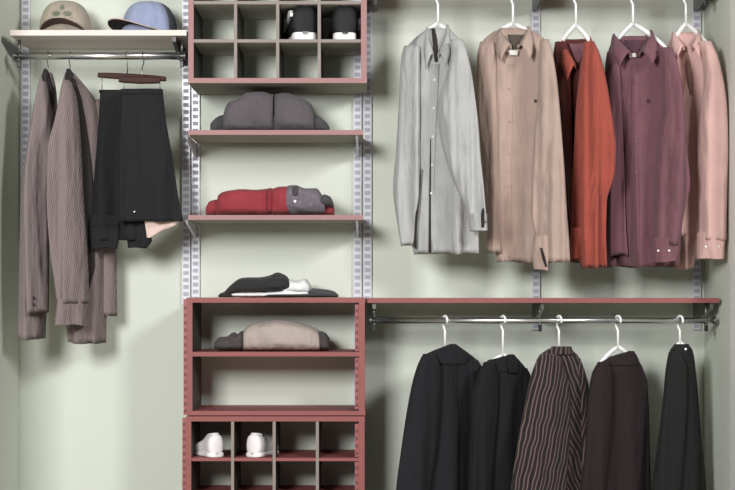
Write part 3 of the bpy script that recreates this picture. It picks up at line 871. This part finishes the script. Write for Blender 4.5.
M_tan = cloth('tan_twill', (166, 155, 140)); M_tanb = cloth('brown_twill', (92, 66, 60)); M_olive = cloth('olive_thread', (112, 118, 100))
M_blue = cloth('lavender_twill', (150, 159, 188)); M_bluec = cloth('slate_mesh', (104, 108, 122)); M_bvis = cloth('visor_tan', (196, 172, 160))
cap('baseball_cap', 65.5, -0.14, 0.089, 0.124, 0.05, M_tan, M_tan, M_tan, 'tan baseball cap with a green stitched emblem', (M_olive, [(0.0, 0.80, 0.10, 0.13), (-0.24, 0.54, 0.17, 0.09), (0.22, 0.54, 0.17, 0.09)]), M_tanb)
cap('baseball_cap', 149.5, -0.14, 0.092, 0.122, -0.62, M_blue, M_bvis, M_bluec, 'lavender blue baseball cap with a tan visor', None, M_darkin)


# ------------------------------------------------------------------ folded clothes
def fold(name, rows, Yc, D, m, parent, seed=0, wr=0.004, e=0.62, nu=40, nv=36, top_bias=1.0):
    """a folded layer: rows (px, top, bottom) seen from the front, half depth D"""
    rnd = random.Random(seed); ph = [rnd.uniform(0, 6.28) for _ in range(6)]
    bm = bmesh.new(); R = []; uv = bm.loops.layers.uv.new('UVMap')
    x0, x1 = rows[0][0], rows[-1][0]
    for j in range(nv + 1):
        t = 0.5 - 0.5 * math.cos(PI * j / nv); px = x0 + (x1 - x0) * t
        tp, bt = interp(rows, px)[:2]
        a = ZW(tp, FY + 0.04); c = fz(bt); mid = (a + c) / 2; hh = (a - c) / 2
        endk = min(1, 0.72 + 0.28 * math.sin(PI * t) ** 0.4)
        ring = []
        for k in range(nu):
            th = 2 * PI * k / nu
            cy = math.copysign(abs(math.cos(th)) ** e, math.cos(th)); cz = math.copysign(abs(math.sin(th)) ** e, math.sin(th))
            y = Yc - D * endk * cy; z = mid + hh * cz
            X = XW(px, FY + 0.04)
            w_ = wr * (math.sin(X * 60 + z * 90 + ph[0]) * 0.4 + math.sin(X * 23 - y * 50 + ph[1]) * 0.4 + math.sin(z * 240 + X * 14 + ph[2]) * 0.35)
            if cy > 0: y -= w_ * cy
            if cz > 0: z += 0.3 * w_ * cz
            ring.append(bm.verts.new((X, y, z)))
        R.append(ring)
    for A, B in zip(R[:-1], R[1:]):
        for k in range(nu): bm.faces.new((A[k], A[(k + 1) % nu], B[(k + 1) % nu], B[k]))
    bm.faces.new(R[0]); bm.faces.new(R[-1])
    for f in bm.faces:
        for lp in f.loops: lp[uv].uv = (lp.vert.co.x, lp.vert.co.z)
    return obj(name, bm, m, parent, smooth=True)


FC = -0.16; FD = 0.11
M_char = cloth('charcoal_fleece', (92, 86, 90), bump=0.6, bscale=180)
M_chard = cloth('dark_fleece', (72, 70, 72), bump=0.6, bscale=180)
M_red = cloth('red_knit', (148, 52, 60), bump=0.5, bscale=160)
M_redd = cloth('dark_red_knit', (140, 44, 52)); M_mel = cloth('grey_melange', (112, 104, 112), var=0.2, vscale=60)
M_blk = cloth('black_fleece', (44, 42, 43), bump=0.6); M_wht = cloth('white_cotton', (240, 240, 238)); M_sand = cloth('sand_knit', (176, 162, 153), bump=0.5, bscale=150)
M_dkn = cloth('dark_brown_knit', (74, 68, 66), var=0.2, vscale=50)
SB = 135.8
g = thing('folded_sweater', W(268, 130.5, FC), 'dark grey folded sweater with a centre seam on the upper tower shelf', 'sweater')
fold('lower_layer', [(209, 121, 129.5), (212, 117, 129.5), (222, 112, 129.5), (240, 111, 129.5), (300, 112, 129.5), (316, 113, 129.5), (325, 119, 129.5), (328.5, 124, 129.5)], FC + 0.015, FD - 0.004, M_chard, g, 1)
fold('left_half', [(223, 112, 129.2), (226, 103, 129.2), (236, 98, 129.2), (246, 91.5, 129.2), (262, 90, 129.2), (273, 93, 129.2)], FC - 0.012, FD, M_char, g, 2, e=0.5)
fold('right_half', [(274.2, 93, 129.2), (284, 91.5, 129.2), (298, 95, 129.2), (306, 99, 129.2), (312, 104, 129.2), (314, 110, 129.2)], FC - 0.012, FD, M_char, g, 3, e=0.5)
fold('top_fold', [(240, 95, 104), (250, 88.5, 104), (262, 88.5, 104), (272, 93, 104)], FC + 0.03, FD - 0.04, M_chard, g, 4)

g = thing('folded_sweater', W(268, 215.5, FC), 'red folded sweater with grey melange sleeve on the middle tower shelf', 'sweater')
fold('lower_layer', [(204.5, 205, 214.5), (208, 200, 214.5), (222, 197, 214.5), (300, 197, 214.5), (328, 200, 214.5), (333.5, 206, 214.5)], FC + 0.012, FD - 0.002, M_red, g, 11)
fold('left_half', [(217, 194, 214.2), (222, 191, 214.2), (240, 188, 214.2), (255, 189, 214.2), (267, 187.5, 214.2)], FC - 0.012, FD, M_red, g, 12, e=0.5)
fold('centre_band', [(266, 189, 213), (269, 187, 213), (273, 188, 213)], FC - 0.004, FD, M_redd, g, 13, e=0.5)
fold('right_half', [(271.5, 188, 214.2), (280, 185.5, 214.2), (292, 185.5, 214.2)], FC - 0.012, FD, M_red, g, 14, e=0.5)
fold('grey_sleeve', [(283.5, 190, 214), (288, 184, 214), (295, 184, 214), (305, 187.5, 213), (316, 187, 213), (321, 193, 213), (325, 201, 212)], FC - 0.02, FD, M_mel, g, 15)
fold('rolled_cuff', [(292, 186, 198), (296, 184.5, 199), (300, 188, 197)], FC - 0.034, FD - 0.01, M_chard, g, 16)
fold('dark_edge', [(318, 198, 206), (324, 194, 206), (330, 196, 206), (333, 202, 207)], FC - 0.016, FD, M_chard, g, 17)
bm = bmesh.new(); p = W(295.2, 201.5, FC - FD - 0.02); add_tube(bm, [p + Vector((0, 0.02, 0)), p + Vector((0, -0.012, 0))], 0.0045, 10); obj('round_logo', bm, M_wht, g)

g = thing('folded_shirt', W(262, 298, FC), 'white folded shirt lying between the black garments on the tower', 'shirt')
fold('lower_fold', [(222, 294.5, 297.2), (236, 292, 297.2), (262, 292, 297.2), (285, 290, 297.2), (309, 289, 297.2)], FC, FD - 0.01, M_wht, g, 21, wr=0.002)
fold('upper_fold', [(282, 283, 293.5), (288, 279.5, 293.5), (298, 280, 293.5), (304, 278.5, 293.5), (309.5, 284, 293.5)], FC - 0.002, FD - 0.008, M_wht, g, 22, wr=0.003)
g = thing('folded_sweater', W(250, 298, FC), 'black folded sweater lying on top of the white shirt', 'sweater')
fold('body_fold', [(218.5, 294, 297), (224, 291, 297), (232, 283, 294.5), (241, 277.5, 293), (258, 277, 292.5), (270, 275, 291), (276, 272, 290.5), (284, 275, 289.5), (289, 281, 287.5)], FC - 0.018, FD - 0.01, M_blk, g, 23)
fold('rolled_edge', [(262, 280, 291.5), (270, 275.5, 291.5), (282, 275.5, 290.5), (289.5, 281, 288.5)], FC - 0.03, FD - 0.012, M_blk, g, 24)
fold('sleeve_end', [(217.8, 294.5, 297.3), (221, 292.5, 297.3), (228, 292.5, 297.3), (233, 295, 297.3)], FC - 0.016, FD - 0.02, M_blk, g, 25, wr=0.001)
g = thing('folded_trousers', W(300, 298, FC), 'charcoal folded garment beside and under the white shirt', 'trousers')
fold('flat_fold', [(262, 296, 297.3), (270, 294.2, 297.3), (310, 294, 297.3), (335, 294.6, 297.3), (337.5, 296, 297.3)], FC - 0.03, FD - 0.01, M_blk, g, 26, wr=0.001)
fold('right_fold', [(309.5, 290, 297), (312, 288, 297), (324, 289, 297), (333, 291, 297), (337.5, 294.5, 297)], FC - 0.014, FD - 0.01, M_chard, g, 27, wr=0.002)

g = thing('folded_sweater', W(270, 352, FC), 'beige rolled sweater with dark cuffs on the open shelf unit', 'sweater')
fold('body_roll', [(243, 330, 351.4), (247, 326, 351.4), (262, 322.5, 351.4), (276, 320.5, 351.4), (292, 322, 351.4), (308, 326.5, 351.4), (318, 331, 351.4), (319.5, 336, 351)], FC - 0.01, FD, M_sand, g, 31, e=0.55, wr=0.003)
fold('left_cuff', [(213, 342, 350), (217, 338, 351), (225, 337, 351.2), (231, 333, 351.2), (235, 335, 351.2), (240, 331.5, 351.2), (244, 331, 351.2)], FC, FD - 0.02, M_dkn, g, 32)
fold('right_cuff', [(316.5, 333, 351), (320, 332, 351.2), (325, 334, 351.2), (328.5, 339, 351)], FC, FD - 0.02, M_dkn, g, 33)


# ------------------------------------------------------------------ shoes
def shoe(name, px, py, Y, yaw, label, mu, ms, ml, L=0.245, Wd=0.078, H=0.1, uk=1.0, sole=0.025, extra=None):
    """heel at the origin, toe towards +x, then turned by yaw"""
    base = Vector((XW(px, FY), Y, fz(py)))
    t = thing(name, base, label, 'shoe', None)
    R = Matrix.Rotation(yaw, 3, 'Z')
    wid = [(0, .14), (.012, .27), (.035, .38), (.10, .46), (.3, .43), (.5, .46), (.7, .52), (.85, .47), (.95, .33), (1, .16)]
    top = [(0, .80), (.02, .93), (.05, 1.0), (.14, .98), (.30, .92), (.42, .84), (.55, .66), (.7, .53), (.85, .47), (.95, .42), (1, .34)]

    def ring(bm, u, z0, z1, k, n=20, e=0.6):
        w = interp(wid, u)[0] * Wd * k
        out = []
        for i in range(n):
            th = 2 * PI * i / n
            y = w * math.copysign(abs(math.cos(th)) ** e, math.cos(th)); zz = (z0 + z1) / 2 + (z1 - z0) / 2 * math.copysign(abs(math.sin(th)) ** e, math.sin(th))
            if zz > (z0 + z1) / 2 and z1 > 0.05: y *= 1 - 0.38 * ((zz - (z0 + z1) / 2) / ((z1 - z0) / 2)) ** 1.5 * (1.0 if u > 0.35 else 0.55)
            out.append(bm.verts.new(R @ Vector((u * L, y, zz)) + base))
        return out

    def loft(pn, z0f, z1f, k, m, u0=0, u1=1, n=26, e=0.6):
        bm = bmesh.new(); RR = []
        for j in range(n + 1):
            u = u0 + (u1 - u0) * (0.5 - 0.5 * math.cos(PI * j / n))
            RR.append(ring(bm, u, z0f(u), z1f(u), k, e=e))
        for A, B in zip(RR[:-1], RR[1:]):
            for i in range(20): bm.faces.new((A[i], A[(i + 1) % 20], B[(i + 1) % 20], B[i]))
        bm.faces.new(RR[0]); bm.faces.new(RR[-1])
        return obj(pn, bm, m, t, smooth=True)
    loft('sole', lambda u: 0.0006 + 0.006 * max(0, u - .8), lambda u: sole * (1 - .2 * u), 1.06, ms, e=0.3)
    upper = loft('upper', lambda u: sole * 0.6, lambda u: max(sole + 0.012, interp(top, u)[0] * H), uk, mu)
    # ankle opening rim
    bm = bmesh.new(); pts = []
    for i in range(25):
        al = 2 * PI * i / 24
        u = .22 + .17 * math.cos(al)
        pts.append(R @ Vector((u * L, Wd * .19 * math.sin(al), interp(top, max(0.03, u))[0] * H + 0.001)) + base)
    add_tube(bm, pts, 0.005, 8, cap=False); obj('ankle_rim', bm, ml, upper, smooth=True)
    for k in range(4):
        u = .42 + .07 * k; z = interp(top, u)[0] * H + 0.002
        tube('lace', [R @ Vector((u * L, s_ * Wd * .2, z - abs(s_) ** 2 * 0.006)) + base for s_ in (-1, -.5, 0, .5, 1)], 0.003, ml, upper, n=6)
    if extra: extra(t, R, base, Wd, H, L)
    return t


M_bsh = mat('black_leather', (14, 15, 17), 0.7, var=0.1); M_wsole = mat('white_rubber', (245, 243, 240), 0.5)
M_wsh = mat('white_leather', (240, 234, 234), 0.5, var=0.03); M_wlc = mat('white_lace', (228, 224, 222), 0.8); M_blc = mat('grey_trim', (120, 124, 122), 0.7)


def flash(side):
    def f(t, R, base, Wd, H, L):
        bm = bmesh.new(); A = []; B = []
        for (x, z, w) in ((.06, .72, .5), (.14, .78, 1.0), (.28, .76, 1.3), (.42, .64, .6)):
            for (lst, o) in ((A, .58), (B, .36)):
                lst.append([bm.verts.new(R @ Vector((x * L, side * Wd * o, (z + s_ * .09 * w) * H)) + base) for s_ in (-1, 1)])
        for q in (A, B):
            for i in range(3): bm.faces.new((q[i][0], q[i + 1][0], q[i + 1][1], q[i][1]))
        for i in range(3):
            bm.faces.new((A[i][0], A[i + 1][0], B[i + 1][0], B[i][0])); bm.faces.new((A[i][1], A[i + 1][1], B[i + 1][1], B[i][1]))
        for i in (0, 3): bm.faces.new((A[i][0], A[i][1], B[i][1], B[i][0]))
        obj('side_flash', bm, M_wsole, t)
    return f


shoe('sneaker', 305.5, 39.1, FY + 0.014, math.radians(101), 'black sneaker with a white side flash, standing between two cubby dividers', M_bsh, M_wsole, M_blc, H=0.117, Wd=0.086, sole=0.028, uk=1.22, extra=flash(1))
shoe('sneaker', 345, 39.1, FY + 0.014, math.radians(92), 'plain black sneaker with white sole in the cubby beside the outer panel', M_bsh, M_wsole, M_blc, H=0.117, Wd=0.082, sole=0.027, uk=1.22)
shoe('sneaker', 217, 458, FY + 0.016, math.radians(122), 'white sneaker in the end cubby against the outer side panel', M_wsh, M_wsole, M_wlc, H=0.076, Wd=0.062, L=0.16, sole=0.016)
shoe('sneaker', 251.8, 458, FY + 0.016, math.radians(67), 'white sneaker between two dividers, next to an empty cubby', M_wsh, M_wsole, M_wlc, H=0.076, Wd=0.062, L=0.16, sole=0.016)
